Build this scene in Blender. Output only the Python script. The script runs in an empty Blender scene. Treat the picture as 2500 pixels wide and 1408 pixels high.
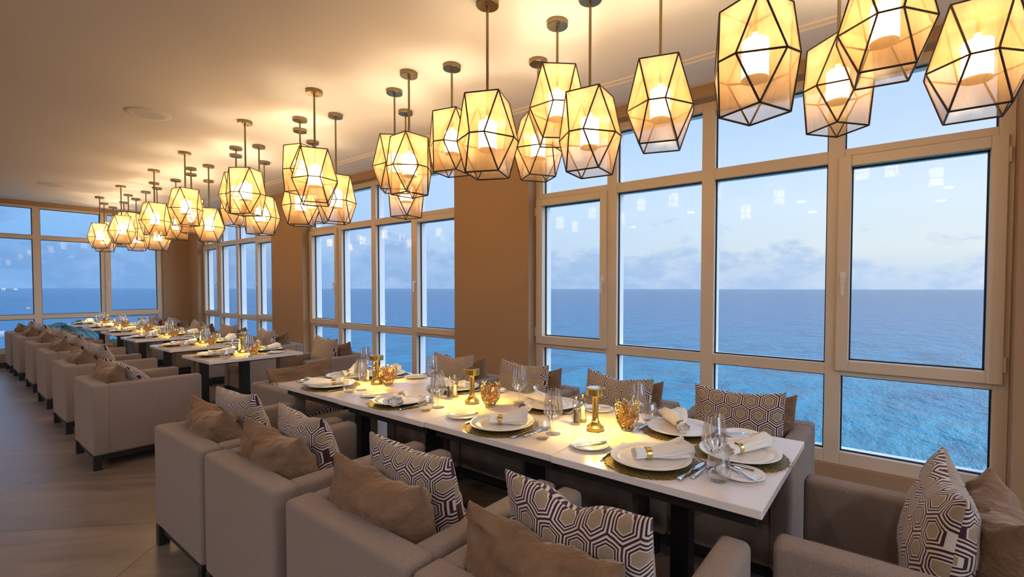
import bpy, bmesh, math, random
from mathutils import Vector, Matrix, noise
C = bpy.context.scene
COL = C.collection
PI = math.pi
random.seed(7)

# ------------------------------------------------------------------ camera
cam_d = bpy.data.cameras.new('camera'); cam = bpy.data.objects.new('camera', cam_d); COL.objects.link(cam)
pitch, yaw, roll = .0277, .9255, .0016
F = Vector((math.sin(yaw)*math.cos(pitch), math.cos(yaw)*math.cos(pitch), -math.sin(pitch)))
R0 = Vector((math.cos(yaw), -math.sin(yaw), 0)); U0 = R0.cross(F)
cr, sr = math.cos(roll), math.sin(roll)
Rv = R0*cr + U0*sr; Uv = -R0*sr + U0*cr
M = Matrix((Rv, Uv, -F)).transposed().to_4x4(); M.translation = Vector((0, 0, 1.41))
cam.matrix_world = M
cam_d.sensor_width = 36; cam_d.lens = 1154.3/2500*36
cam_d.shift_x = -(1320.8-1250)/2500; cam_d.shift_y = (736.43-704)/2500
cam_d.clip_start = .02; cam_d.clip_end = 60000
C.camera = cam

# ------------------------------------------------------------------ view + cycles light transport
C.view_settings.view_transform = 'Standard'; C.view_settings.look = 'None'
C.view_settings.gamma = 1; C.view_settings.use_curve_mapping = False
C.view_settings.exposure = EXPO = 0.30
cy = C.cycles
cy.use_denoising = True
cy.max_bounces = 7; cy.diffuse_bounces = 4; cy.glossy_bounces = 3; cy.transmission_bounces = 4
cy.transparent_max_bounces = 24; cy.caustics_reflective = False; cy.caustics_refractive = False
cy.sample_clamp_indirect = 4.0

# ------------------------------------------------------------------ node helper
class NT:
    def __init__(s, nt): s.nt = nt; s.nt.nodes.clear()
    def n(s, t, **kw):
        nd = s.nt.nodes.new(t)
        for k, v in kw.items():
            if k == 'ins':
                for kk, vv in v.items():
                    if isinstance(vv, bpy.types.NodeSocket): s.nt.links.new(vv, nd.inputs[kk])
                    else: nd.inputs[kk].default_value = vv
            else: setattr(nd, k, v)
        return nd
    def m(s, op, a, b=0.0, c=0.0, clamp=False):
        nd = s.n('ShaderNodeMath', operation=op, use_clamp=clamp)
        for i, v in enumerate((a, b, c)):
            if isinstance(v, bpy.types.NodeSocket): s.nt.links.new(v, nd.inputs[i])
            else: nd.inputs[i].default_value = v
        return nd.outputs[0]
    def mix(s, f, a, b):
        nd = s.n('ShaderNodeMix', data_type='RGBA')
        for i, v in ((0, f), (6, a), (7, b)):
            if isinstance(v, bpy.types.NodeSocket): s.nt.links.new(v, nd.inputs[i])
            else: nd.inputs[i].default_value = v if i == 0 else (*v, 1) if len(v) == 3 else v
        return nd.outputs[2]
    def noise(s, scale, detail=3, rough=.55, vec=None, dist=0):
        nd = s.n('ShaderNodeTexNoise'); nd.inputs['Scale'].default_value = scale
        nd.inputs['Detail'].default_value = detail; nd.inputs['Roughness'].default_value = rough; nd.inputs['Distortion'].default_value = dist
        if vec is not None: s.nt.links.new(vec, nd.inputs['Vector'])
        return nd.outputs['Fac']
    def ramp(s, f, stops, interp='LINEAR'):
        nd = s.n('ShaderNodeValToRGB'); s.nt.links.new(f, nd.inputs[0]); cr_ = nd.color_ramp; cr_.interpolation = interp
        while len(cr_.elements) < len(stops): cr_.elements.new(.5)
        for e, (p, c) in zip(cr_.elements, stops):
            e.position = p; e.color = (*c, 1) if len(c) == 3 else c
        return nd.outputs[0]
    def link(s, a, b): s.nt.links.new(a, b)

def schlick(t, f0, normal=None):
    """reflectance from the angle only, the same from both sides of a sheet"""
    g = t.n('ShaderNodeNewGeometry'); nrm = normal if normal is not None else g.outputs['Normal']
    d = t.n('ShaderNodeVectorMath', operation='DOT_PRODUCT', ins={0: nrm, 1: g.outputs['Incoming']}).outputs['Value']
    k = t.m('POWER', t.m('SUBTRACT', 1.0, t.m('ABSOLUTE', d), clamp=True), 5.0)
    return t.m('ADD', f0, t.m('MULTIPLY', k, 1-f0), clamp=True)
def newmat(name):
    m = bpy.data.materials.new(name); m.use_nodes = True; return m, NT(m.node_tree)

# ------------------------------------------------------------------ sky
SKY = 1.15
w = bpy.data.worlds.new('evening_sky'); C.world = w; w.use_nodes = True
t = NT(w.node_tree)
tc = t.n('ShaderNodeTexCoord').outputs['Generated']
sp = t.n('ShaderNodeSeparateXYZ', ins={0: tc})
el = t.m('MULTIPLY', t.m('ARCSINE', sp.outputs[2]), 180/PI)          # elevation, degrees
side = t.m('ADD', t.m('MULTIPLY', sp.outputs[0], .80), t.m('MULTIPLY', sp.outputs[1], -.60))   # glow lies to the south-west over the sea
sd = t.m('MULTIPLY', t.m('ADD', side, .62), 1/1.5, clamp=True)
elr = t.m('DIVIDE', el, 40.0, clamp=True)
cool = t.ramp(elr, [(0, (.115, .29, .56)), (.12, (.15, .35, .66)), (.35, (.25, .46, .80)), (1, (.26, .42, .72))])
warm = t.ramp(elr, [(0, (.40, .51, .66)), (.10, (.58, .64, .66)), (.22, (.56, .66, .74)), (.42, (.42, .55, .76)), (1, (.28, .42, .70))])
base = t.mix(sd, cool, warm)
mp = t.n('ShaderNodeMapping', ins={'Vector': tc, 'Scale': (1.0, 1.0, 2.0), 'Location': (3.1, 1.7, .4)})
n1 = t.m('ADD', t.m('MULTIPLY', t.noise(11, 7, .6, mp.outputs[0], .15), .75), t.m('MULTIPLY', t.noise(3.2, 2, .5, mp.outputs[0]), .25))
low = t.ramp(t.m('DIVIDE', el, 22.0, clamp=True), [(0, (.66, .66, .66)), (.14, (.60, .60, .60)), (.24, (.50, .50, .50)), (.36, (.40, .40, .40)), (.55, (.30, .30, .30)), (1, (.20, .20, .20))])
cl = t.m('MULTIPLY', t.m('SUBTRACT', t.m('ADD', n1, t.m('ADD', low, t.m('MULTIPLY', t.m('SUBTRACT', .5, sd), .10))), 1.0), 9.0, clamp=True)
cloudc = t.mix(sd, (.12, .26, .52), (.33, .45, .64))
n2 = t.noise(16, 4, .6, mp.outputs[0])
cloudc = t.mix(t.m('MULTIPLY', t.m('SUBTRACT', n2, .45), 3.0, clamp=True), cloudc, t.mix(sd, (.20, .36, .66), (.56, .62, .72)))
skyc = t.mix(t.m('MULTIPLY', cl, .78), base, cloudc)
zen = t.m('MULTIPLY', t.m('SUBTRACT', el, 30.0), 1/25.0, clamp=True)           # extra brightness added overhead, out of view, to light the room
glow = t.m('MULTIPLY', t.m('SUBTRACT', t.m('MULTIPLY', sp.outputs[1], -1.0), .25), 2.2, clamp=True)   # brightness added to the south, behind the view, to light the room
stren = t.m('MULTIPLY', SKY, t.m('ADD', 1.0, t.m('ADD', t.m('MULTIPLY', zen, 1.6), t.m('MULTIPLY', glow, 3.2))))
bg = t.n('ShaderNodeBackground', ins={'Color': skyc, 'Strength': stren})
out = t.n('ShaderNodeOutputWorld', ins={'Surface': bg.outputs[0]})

# ------------------------------------------------------------------ materials
def principled(name, col, rough=.5, metal=0, spec=.5, bump=None, colnoise=None, **extra):
    """bump=(scale,strength,distance); colnoise=(scale, other colour, amount)"""
    m, t = newmat(name)
    p = t.n('ShaderNodeBsdfPrincipled')
    p.inputs['Base Color'].default_value = (*col, 1); p.inputs['Roughness'].default_value = rough
    p.inputs['Metallic'].default_value = metal; p.inputs['Specular IOR Level'].default_value = spec
    oc = t.n('ShaderNodeTexCoord').outputs['Object']
    if colnoise:
        f = t.noise(colnoise[0], 4, .6, oc)
        f = t.m('MULTIPLY', t.m('SUBTRACT', f, .3), 2.4*colnoise[2], clamp=True)
        t.link(t.mix(f, col, colnoise[1]), p.inputs['Base Color'])
    if bump:
        b = t.n('ShaderNodeBump', ins={'Strength': bump[1], 'Distance': bump[2], 'Height': t.noise(bump[0], 3, .6, oc)})
        t.link(b.outputs[0], p.inputs['Normal'])
    for k, v in extra.items(): p.inputs[k.replace('_', ' ')].default_value = v
    t.n('ShaderNodeOutputMaterial', ins={'Surface': p.outputs[0]})
    return m

M_ = {}
M_['fabric'] = principled('woven_upholstery', (.36, .285, .245), .92, spec=.15, bump=(300, .7, .005), colnoise=(330, (.19, .145, .12), 1.0), Sheen_Weight=.15)
M_['velvet'] = principled('tan_velvet', (.135, .078, .045), .7, spec=.2, bump=(16, .8, .02), colnoise=(6, (.26, .165, .10), .8), Sheen_Weight=.45, Sheen_Roughness=.35, Sheen_Tint=(.9, .7, .55, 1))
M_['black'] = principled('black_powder_coat', (.012, .011, .011), .45, spec=.4)
M_['darkwood'] = principled('dark_stained_board', (.035, .027, .023), .5, colnoise=(30, (.02, .016, .014), .5))
M_['wall'] = principled('taupe_wallpaper', (.385, .255, .15), .85, spec=.25, bump=(130, .35, .004), colnoise=(90, (.31, .21, .13), .5))
M_['ceiling'] = principled('cream_plaster', (.80, .72, .62), .9, spec=.2, bump=(3, .08, .02))
M_['frame'] = principled('cream_aluminium', (.66, .56, .44), .32, spec=.5, bump=(60, .03, .002))
M_['gasket'] = principled('black_gasket', (.008, .012, .02), .5)
M_['outerwhite'] = principled('white_outer_frame', (.90, .90, .88), .5)
M_['white_plastic'] = principled('white_handle', (.78, .74, .68), .3)
M_['porcelain'] = principled('white_porcelain', (.86, .84, .81), .12, spec=.6)
M_['linen'] = principled('white_linen', (.86, .83, .80), .85, spec=.2, bump=(45, .5, .006), Sheen_Weight=.2)
M_['thread'] = principled('tan_thread', (.45, .33, .18), .7)
M_['gold'] = principled('polished_gold', (.80, .60, .19), .16, metal=1)
M_['antique'] = principled('antique_gold', (.66, .54, .24), .27, metal=1, bump=(120, .4, .003))
M_['steel'] = principled('cutlery_steel', (.72, .72, .74), .12, metal=1)
M_['bronze'] = principled('antique_bronze', (.30, .235, .13), .3, metal=1, bump=(300, .1, .001))
M_['came'] = principled('dark_bronze_came', (.045, .03, .02), .45, metal=.6)
M_['pepper'] = principled('peppercorns', (.025, .017, .012), .8, colnoise=(300, (.12, .09, .06), .7))
M_['salt'] = principled('salt_grains', (.85, .80, .70), .8)
M_['dark_hole'] = principled('dark_screw', (.02, .015, .01), .5)
M_['leaf'] = principled('palm_green', (.012, .035, .022), .6, colnoise=(2, (.03, .06, .025), .7))
M_['trunk'] = principled('palm_trunk', (.16, .12, .09), .9, bump=(20, .6, .05))
M_['land'] = principled('headland_green', (.05, .09, .09), .9, colnoise=(.02, (.10, .12, .11), .8))
M_['boatwhite'] = principled('boat_white', (.42, .42, .44), .6)
M_['speaker'] = principled('speaker_grille', (.62, .57, .48), .6, bump=(900, .5, .002))

def glassy(name, tint, gl=.9, rough=.02, ior=1.5, f0=None):
    m, t = newmat(name)
    fr = schlick(t, f0 if f0 else ((ior-1)/(ior+1))**2*1.5)
    tr = t.n('ShaderNodeBsdfTransparent', ins={'Color': (*tint, 1)})
    g = t.n('ShaderNodeBsdfGlossy', ins={'Roughness': rough, 'Color': (gl, gl, gl, 1)})
    mx = t.n('ShaderNodeMixShader', ins={0: fr, 1: tr.outputs[0], 2: g.outputs[0]})
    o = mx.outputs[0]
    t.n('ShaderNodeOutputMaterial', ins={'Surface': o})
    return m
M_['pane'] = glassy('window_glass', (.965, .98, .985), f0=.018)
M_['clear'] = glassy('clear_glass', (.985, .983, .985), f0=.15, rough=.03)
M_['acrylic'] = glassy('clear_acrylic', (.90, .89, .89), f0=.2, rough=.05)

# wine glass bowl with vertical optic flutes
m, t = newmat('fluted_glass')
geo = t.n('ShaderNodeTexCoord').outputs['Object']; s3 = t.n('ShaderNodeSeparateXYZ', ins={0: geo})
ang = t.m('ARCTAN2', s3.outputs[1], s3.outputs[0]); wv = t.m('SINE', t.m('MULTIPLY', ang, 14))
bp_ = t.n('ShaderNodeBump', ins={'Strength': .9, 'Distance': .008, 'Height': wv})
fr = schlick(t, .15, bp_.outputs[0])
tr = t.n('ShaderNodeBsdfTransparent', ins={'Color': (.965, .96, .965, 1)})
g = t.n('ShaderNodeBsdfGlossy', ins={'Roughness': .04, 'Color': (.95, .95, .95, 1), 'Normal': bp_.outputs[0]})
mx = t.n('ShaderNodeMixShader', ins={0: fr, 1: tr.outputs[0], 2: g.outputs[0]})
t.n('ShaderNodeOutputMaterial', ins={'Surface': mx.outputs[0]}); M_['fluted'] = m

# amber mercury glass bowl
m, t = newmat('amber_glass')
tr = t.n('ShaderNodeBsdfTransparent', ins={'Color': (1.0, .80, .52, 1)})
p = t.n('ShaderNodeBsdfPrincipled', ins={'Base Color': (.85, .62, .38, 1), 'Metallic': .9, 'Roughness': .12})
mx = t.n('ShaderNodeMixShader', ins={0: .42, 1: tr.outputs[0], 2: p.outputs[0]})
t.n('ShaderNodeOutputMaterial', ins={'Surface': mx.outputs[0]}); M_['amber'] = m

# lantern glass: thin seeded opal sheet
m, t = newmat('seeded_lantern_glass')
oc = t.n('ShaderNodeTexCoord').outputs['Object']
mpn = t.n('ShaderNodeMapping', ins={'Vector': oc, 'Scale': (1, 1, .22)})
st = t.noise(55, 4, .65, mpn.outputs[0])
tr = t.n('ShaderNodeBsdfTransparent', ins={'Color': (.99, .93, .86, 1)})
tl = t.n('ShaderNodeBsdfTranslucent', ins={'Color': (.97, .62, .26, 1)})
df = t.n('ShaderNodeBsdfDiffuse', ins={'Color': (.90, .68, .46, 1)})
body = t.n('ShaderNodeMixShader', ins={0: .35, 1: tl.outputs[0], 2: df.outputs[0]})
f = t.m('ADD', .40, t.m('MULTIPLY', t.m('SUBTRACT', st, .5), .28), clamp=True)
mx = t.n('ShaderNodeMixShader', ins={0: f, 1: tr.outputs[0], 2: body.outputs[0]})
bmp = t.n('ShaderNodeBump', ins={'Strength': .12, 'Distance': .001, 'Height': st})
g = t.n('ShaderNodeBsdfGlossy', ins={'Roughness': .25, 'Normal': bmp.outputs[0]})
fr = schlick(t, .04)
mx2 = t.n('ShaderNodeMixShader', ins={0: fr, 1: mx.outputs[0], 2: g.outputs[0]})
t.n('ShaderNodeOutputMaterial', ins={'Surface': mx2.outputs[0]}); M_['lglass'] = m

def emis(name, col, strength):
    m, t = newmat(name)
    e = t.n('ShaderNodeEmission', ins={'Color': (*col, 1), 'Strength': strength})
    t.n('ShaderNodeOutputMaterial', ins={'Surface': e.outputs[0]}); return m
LAMP = 17.0; TOP = 100.0; FILL = 190.0
M_['bulb'] = emis('glowing_diffuser', (1.0, .69, .34), LAMP)
M_['bulbtop'] = emis('open_diffuser_mouth', (1.0, .80, .54), TOP)
M_['led'] = emis('table_lamp_led', (1.0, .60, .07), 330.0)
M_['diffbase'] = principled('diffuser_base', (.55, .40, .22), .6)

# quartz tabletop with faint veins
m, t = newmat('white_quartz')
gp = t.n('ShaderNodeNewGeometry').outputs['Position']
nz = t.noise(1.1, 3, .5, gp, .7)
v = t.m('ABSOLUTE', t.m('SUBTRACT', nz, .5)); v = t.m('SUBTRACT', 1.0, t.m('MULTIPLY', v, 90.0), clamp=True)
nz2 = t.noise(1.3, 2, .5, gp)
v = t.m('MULTIPLY', v, t.m('MULTIPLY', t.m('SUBTRACT', nz2, .5), 4.0, clamp=True))
colr = t.mix(t.m('MULTIPLY', v, .55), (.80, .75, .74), (.42, .36, .36))
p = t.n('ShaderNodeBsdfPrincipled', ins={'Base Color': colr, 'Roughness': .16, 'Specular IOR Level': .5})
t.n('ShaderNodeOutputMaterial', ins={'Surface': p.outputs[0]}); M_['quartz'] = m

# woven metallic placemat
m, t = newmat('woven_gold_fibre')
oc = t.n('ShaderNodeTexCoord').outputs['Object']
mpa = t.n('ShaderNodeMapping', ins={'Vector': oc, 'Scale': (1, .25, 1), 'Rotation': (0, 0, .5)})
mpb = t.n('ShaderNodeMapping', ins={'Vector': oc, 'Scale': (.25, 1, 1), 'Rotation': (0, 0, -.3)})
a = t.noise(420, 2, .6, mpa.outputs[0]); b = t.noise(420, 2, .6, mpb.outputs[0])
h = t.m('MAXIMUM', a, b)
colr = t.ramp(h, [(.48, (.05, .035, .008)), (.60, (.28, .20, .05)), (.72, (.62, .50, .20))])
bm_ = t.n('ShaderNodeBump', ins={'Strength': .9, 'Distance': .004, 'Height': h})
p = t.n('ShaderNodeBsdfPrincipled', ins={'Base Color': colr, 'Roughness': .45, 'Metallic': .35, 'Normal': bm_.outputs[0]})
t.n('ShaderNodeOutputMaterial', ins={'Surface': p.outputs[0]}); M_['mat'] = m

# hexagon jacquard: concentric rings round a tan core
m, t = newmat('hexagon_jacquard')
uv = t.n('ShaderNodeUVMap', uv_map='UVMap').outputs[0]
su = t.n('ShaderNodeSeparateXYZ', ins={0: uv})
PITCH = .090
X = t.m('DIVIDE', su.outputs[0], PITCH); Y = t.m('DIVIDE', su.outputs[1], PITCH*1.06)
R3 = 1.7320508
def cell(x, y):
    gx = t.m('SUBTRACT', t.m('FLOORED_MODULO', x, 1.0), .5); gy = t.m('SUBTRACT', t.m('FLOORED_MODULO', y, R3), R3/2)
    ax = t.m('ABSOLUTE', gx); ay = t.m('ABSOLUTE', gy)
    return t.m('MAXIMUM', ax, t.m('ADD', t.m('MULTIPLY', ax, .5), t.m('MULTIPLY', ay, R3/2)))
d = t.m('MINIMUM', cell(X, Y), cell(t.m('ADD', X, .5), t.m('ADD', Y, R3/2)))
cream, purp, tan = (.66, .59, .53), (.048, .010, .020), (.34, .255, .17)
colr = t.ramp(d, [(0, tan), (.215, cream), (.25, purp), (.303, cream), (.345, purp), (.40, cream), (.462, purp)], 'CONSTANT')
oc = t.n('ShaderNodeTexCoord').outputs['Object']
bm_ = t.n('ShaderNodeBump', ins={'Strength': .5, 'Distance': .003, 'Height': t.noise(330, 2, .6, oc)})
p = t.n('ShaderNodeBsdfPrincipled', ins={'Base Color': colr, 'Roughness': .75, 'Specular IOR Level': .25, 'Normal': bm_.outputs[0], 'Sheen Weight': .2})
t.n('ShaderNodeOutputMaterial', ins={'Surface': p.outputs[0]}); M_['hex'] = m

# floor: large stone tiles laid diagonally
m, t = newmat('diagonal_stone_tiles')
gp = t.n('ShaderNodeNewGeometry').outputs['Position']; s = t.n('ShaderNodeSeparateXYZ', ins={0: gp})
q2 = .70710678
A = t.m('MULTIPLY', t.m('ADD', s.outputs[0], s.outputs[1]), q2)      # across the long joints
B = t.m('MULTIPLY', t.m('SUBTRACT', s.outputs[1], s.outputs[0]), q2)
la = t.m('FLOORED_MODULO', t.m('SUBTRACT', A, 3.105), .762); lb = t.m('FLOORED_MODULO', t.m('SUBTRACT', B, 1.735), 1.465)
def near(v, per): 
    return t.m('MINIMUM', v, t.m('SUBTRACT', per, v))
jo = t.m('MINIMUM', near(la, .762), near(lb, 1.465))
joint = t.m('LESS_THAN', jo, .0030)
ia = t.m('FLOOR', t.m('DIVIDE', t.m('SUBTRACT', A, 3.105), .762)); ib = t.m('FLOOR', t.m('DIVIDE', t.m('SUBTRACT', B, 1.735), 1.465))
cv = t.n('ShaderNodeCombineXYZ', ins={0: t.m('MULTIPLY', A, 2.6), 1: t.m('MULTIPLY', B, .55), 2: t.m('ADD', t.m('MULTIPLY', ia, 3.7), t.m('MULTIPLY', ib, 1.9))})
st = t.noise(1.9, 6, .62, cv.outputs[0], .5)
wn = t.n('ShaderNodeTexWhiteNoise', noise_dimensions='2D', ins={'Vector': t.n('ShaderNodeCombineXYZ', ins={0: ia, 1: ib}).outputs[0]}).outputs[0]
colr = t.ramp(st, [(.28, (.115, .085, .068)), (.5, (.19, .145, .115)), (.72, (.27, .21, .165))])
colr = t.mix(t.m('MULTIPLY', wn, .25), colr, (.16, .13, .11))
colr = t.mix(joint, colr, (.05, .035, .028))
rg = t.m('ADD', .22, t.m('MULTIPLY', st, .2))
bm_ = t.n('ShaderNodeBump', ins={'Strength': .25, 'Distance': .003, 'Height': t.m('SUBTRACT', t.m('MULTIPLY', t.noise(60, 3, .6, gp), .3), joint)})
p = t.n('ShaderNodeBsdfPrincipled', ins={'Base Color': colr, 'Roughness': rg, 'Specular IOR Level': .45, 'Normal': bm_.outputs[0]})
t.n('ShaderNodeOutputMaterial', ins={'Surface': p.outputs[0]}); M_['floor'] = m

# sea: turquoise shallows, darker deep water, wind waves
m, t = newmat('tropical_sea')
gp = t.n('ShaderNodeNewGeometry').outputs['Position']
ln = t.n('ShaderNodeVectorMath', operation='LENGTH', ins={0: gp}).outputs['Value']
lg = t.m('LOGARITHM', t.m('MAXIMUM', ln, 1.0), 10.0)
depth = t.m('DIVIDE', t.m('SUBTRACT', lg, 1.45), 1.6, clamp=True)
mpa = t.n('ShaderNodeMapping', ins={'Vector': gp, 'Rotation': (0, 0, .15), 'Scale': (.55, 1, 1)})
w1 = t.noise(.10, 5, .6, mpa.outputs[0], .4); w2 = t.noise(.45, 5, .65, mpa.outputs[0], .3); w3 = t.noise(1.8, 3, .6, mpa.outputs[0])
hh = t.m('ADD', t.m('ADD', t.m('MULTIPLY', w1, 5.0), t.m('MULTIPLY', w2, 1.6)), t.m('MULTIPLY', w3, .40))
bm_ = t.n('ShaderNodeBump', ins={'Strength': 1.0, 'Distance': 1.0, 'Height': hh})
mott = t.noise(.11, 6, .62, mpa.outputs[0], .5)
colr = t.ramp(depth, [(0, (.004, .31, .31)), (.35, (.003, .225, .30)), (.7, (.003, .10, .21)), (1, (.003, .065, .155))])
colr = t.mix(t.m('MULTIPLY', t.m('SUBTRACT', mott, .40), 3.6, clamp=True), colr, (.002, .10, .17))
p = t.n('ShaderNodeBsdfPrincipled', ins={'Base Color': colr, 'Roughness': .2, 'Specular IOR Level': .28, 'Normal': bm_.outputs[0]})
t.n('ShaderNodeOutputMaterial', ins={'Surface': p.outputs[0]}); M_['sea'] = m

# ------------------------------------------------------------------ mesh helpers
def bm_new(): return bmesh.new()
def box(bm, x0, x1, y0, y1, z0, z1, mat=None):
    r = bmesh.ops.create_cube(bm, size=1)
    vs = r['verts']
    for v in vs:
        v.co = Vector((x0+(v.co.x+.5)*(x1-x0), y0+(v.co.y+.5)*(y1-y0), z0+(v.co.z+.5)*(z1-z0)))
        if mat: v.co = mat @ v.co
    return vs
def rbox(x0, x1, y0, y1, z0, z1, r=.02, seg=3):
    bm = bmesh.new(); box(bm, x0, x1, y0, y1, z0, z1)
    bmesh.ops.bevel(bm, geom=bm.edges[:], offset=r, segments=seg, profile=.5, affect='EDGES')
    return bm
def lathe(bm, prof, seg=24, closed_bottom=True, closed_top=False, c=(0, 0)):
    rings = []
    for r, z in prof:
        if r < 1e-5: rings.append([bm.verts.new((c[0], c[1], z))])
        else: rings.append([bm.verts.new((c[0]+r*math.cos(2*PI*i/seg), c[1]+r*math.sin(2*PI*i/seg), z)) for i in range(seg)])
    for a, b in zip(rings, rings[1:]):
        for i in range(seg):
            j = (i+1) % seg
            if len(a) == 1 and len(b) == 1: continue
            if len(a) == 1: bm.faces.new((a[0], b[j], b[i]))
            elif len(b) == 1: bm.faces.new((a[i], a[j], b[0]))
            else: bm.faces.new((a[i], a[j], b[j], b[i]))
    return bm
def tube(bm, pts, rad, seg=6):
    """round bar along pts; rad number or list"""
    pts = [Vector(p) for p in pts]; rings = []
    up = Vector((0, 0, 1))
    for i, p in enumerate(pts):
        d = (pts[min(i+1, len(pts)-1)] - pts[max(i-1, 0)]).normalized()
        a = d.cross(up)
        if a.length < .05: a = d.cross(Vector((1, 0, 0)))
        a.normalize(); b = d.cross(a)
        r = rad[i] if isinstance(rad, (list, tuple)) else rad
        rings.append([bm.verts.new(p + a*r*math.cos(2*PI*k/seg) + b*r*math.sin(2*PI*k/seg)) for k in range(seg)])
    for a, b in zip(rings, rings[1:]):
        for k in range(seg):
            bm.faces.new((a[k], a[(k+1) % seg], b[(k+1) % seg], b[k]))
    bm.faces.new(rings[0][::-1]); bm.faces.new(rings[-1])
def mesh(name, bm, smooth=True, sharp=.6):
    bmesh.ops.recalc_face_normals(bm, faces=bm.faces[:])
    me = bpy.data.meshes.new(name); bm.to_mesh(me); bm.free()
    if smooth:
        me.polygons.foreach_set('use_smooth', [True]*len(me.polygons))
        try: me.set_sharp_from_angle(angle=sharp)
        except Exception: pass
    return me
def obj(name, bm, mat, parent=None, smooth=True, sharp=.6, **props):
    me = bm if isinstance(bm, bpy.types.Mesh) else mesh(name, bm, smooth, sharp)
    if not me.materials: me.materials.append(M_[mat])
    o = bpy.data.objects.new(name, me); COL.objects.link(o)
    if parent: o.parent = parent
    for k, v in props.items(): o[k] = v
    return o
def thing(name, label, cat, loc=(0, 0, 0), rot=0, group=None):
    o = bpy.data.objects.new(name, None); COL.objects.link(o); o.empty_display_size = .1
    o.location = loc; o.rotation_euler = (0, 0, rot); o['label'] = label; o['category'] = cat
    if group: o['group'] = group
    return o
def tag(o, label, cat, group=None):
    o['label'] = label; o['category'] = cat
    if group: o['group'] = group
    return o
def dup(root, loc=None, rot=None, label=None, group=None):
    r = root.copy(); COL.objects.link(r)
    if loc is not None: r.location = loc
    if rot is not None: r.rotation_euler = rot if isinstance(rot, tuple) else (0, 0, rot)
    if label: r['label'] = label
    if group: r['group'] = group
    for ch in list(root.children):
        c = ch.copy(); COL.objects.link(c); c.parent = r
        for g_ in ch.children:
            d_ = g_.copy(); COL.objects.link(d_); d_.parent = c
    return r
class Proto:
    """the first placing uses the built thing itself, later ones copy it"""
    def __init__(s, root): s.root = root; s.used = False
    def put(s, loc, rot, label, group=None):
        if not s.used:
            s.used = True; r = s.root; r.location = loc; r.rotation_euler = rot if isinstance(rot, tuple) else (0, 0, rot)
            r['label'] = label
            if group: r['group'] = group
            return r
        return dup(s.root, loc, rot, label, group)

# ------------------------------------------------------------------ room shell
HC = 2.98; XF = 3.82; XP = 3.70; YF = 12.60
PER = 4.545; Y0S = [-.53 + PER*k for k in (-1, 0, 1, 2)]; BW = 3.473
bm = bm_new(); box(bm, -4.2, 4.05, -6.5, 12.95, -.12, 0); obj('floor', bm, 'floor', smooth=False, kind='structure')
bm = bm_new(); box(bm, -4.2, 4.05, -6.5, 12.95, HC, HC+.15); obj('ceiling', bm, 'ceiling', smooth=False, kind='structure')
bm = bm_new()
box(bm, XF-.03, 4.0, -6.5, 12.95, 0, .20)                     # wall under the glass
box(bm, XP, 4.0, -6.5, 12.95, 2.885, HC)                      # header
edges = [-6.5] + [v for y in Y0S for v in (y, y+BW)] + [12.95]
for a, b in zip(edges[0::2], edges[1::2]): box(bm, XP, 4.0, a, b, 0, 2.885)
obj('wall_right', bm, 'wall', smooth=False, kind='structure')
bm = bm_new()
WX0, WX1 = -.45, 3.228
box(bm, -4.2, XP, YF+.0, YF+.3, 0, .235); box(bm, -4.2, XP, YF-.04, YF+.3, 2.905, HC)
box(bm, -4.2, WX0, YF-.04, YF+.3, .235, 2.905); box(bm, WX1, XP, YF-.04, YF+.3, .235, 2.905)
obj('wall_back', bm, 'wall', smooth=False, kind='structure')
bm = bm_new(); box(bm, -4.4, -4.2, -6.7, 12.95, 0, HC); obj('wall_left', bm, 'wall', smooth=False, kind='structure')
bm = bm_new()
box(bm, -4.2, 4.0, -6.7, -6.5, 0, .3); box(bm, -4.2, 4.0, -6.7, -6.5, 2.8, HC)
for x in (-4.2, -.6, 3.4): box(bm, x, x+.6, -6.7, -6.5, .3, 2.8)
obj('wall_front', bm, 'wall', smooth=False, kind='structure')
# baseboards and sills
bm = bm_new(); box(bm, XF-.045, XF-.03, -6.4, 12.55, 0, .09); obj('baseboard_right', bm, 'darkwood', smooth=False, kind='structure')
bm = bm_new(); box(bm, -4.2, XP, YF-.012, YF, 0, .09); obj('baseboard_back', bm, 'darkwood', smooth=False, kind='structure')
# ceiling shadow-gap track along the window wall
bm = bm_new()
for x in (3.225, 3.285): box(bm, x-.009, x+.009, -6.4, 12.4, HC-.012, HC)
obj('trim_1', bm, 'ceiling', smooth=False, kind='structure')
bm = bm_new(); box(bm, -1.0, 1.12, 12.20, 12.25, HC-.008, HC); obj('trim_2', bm, 'frame', smooth=False, kind='structure')

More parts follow.
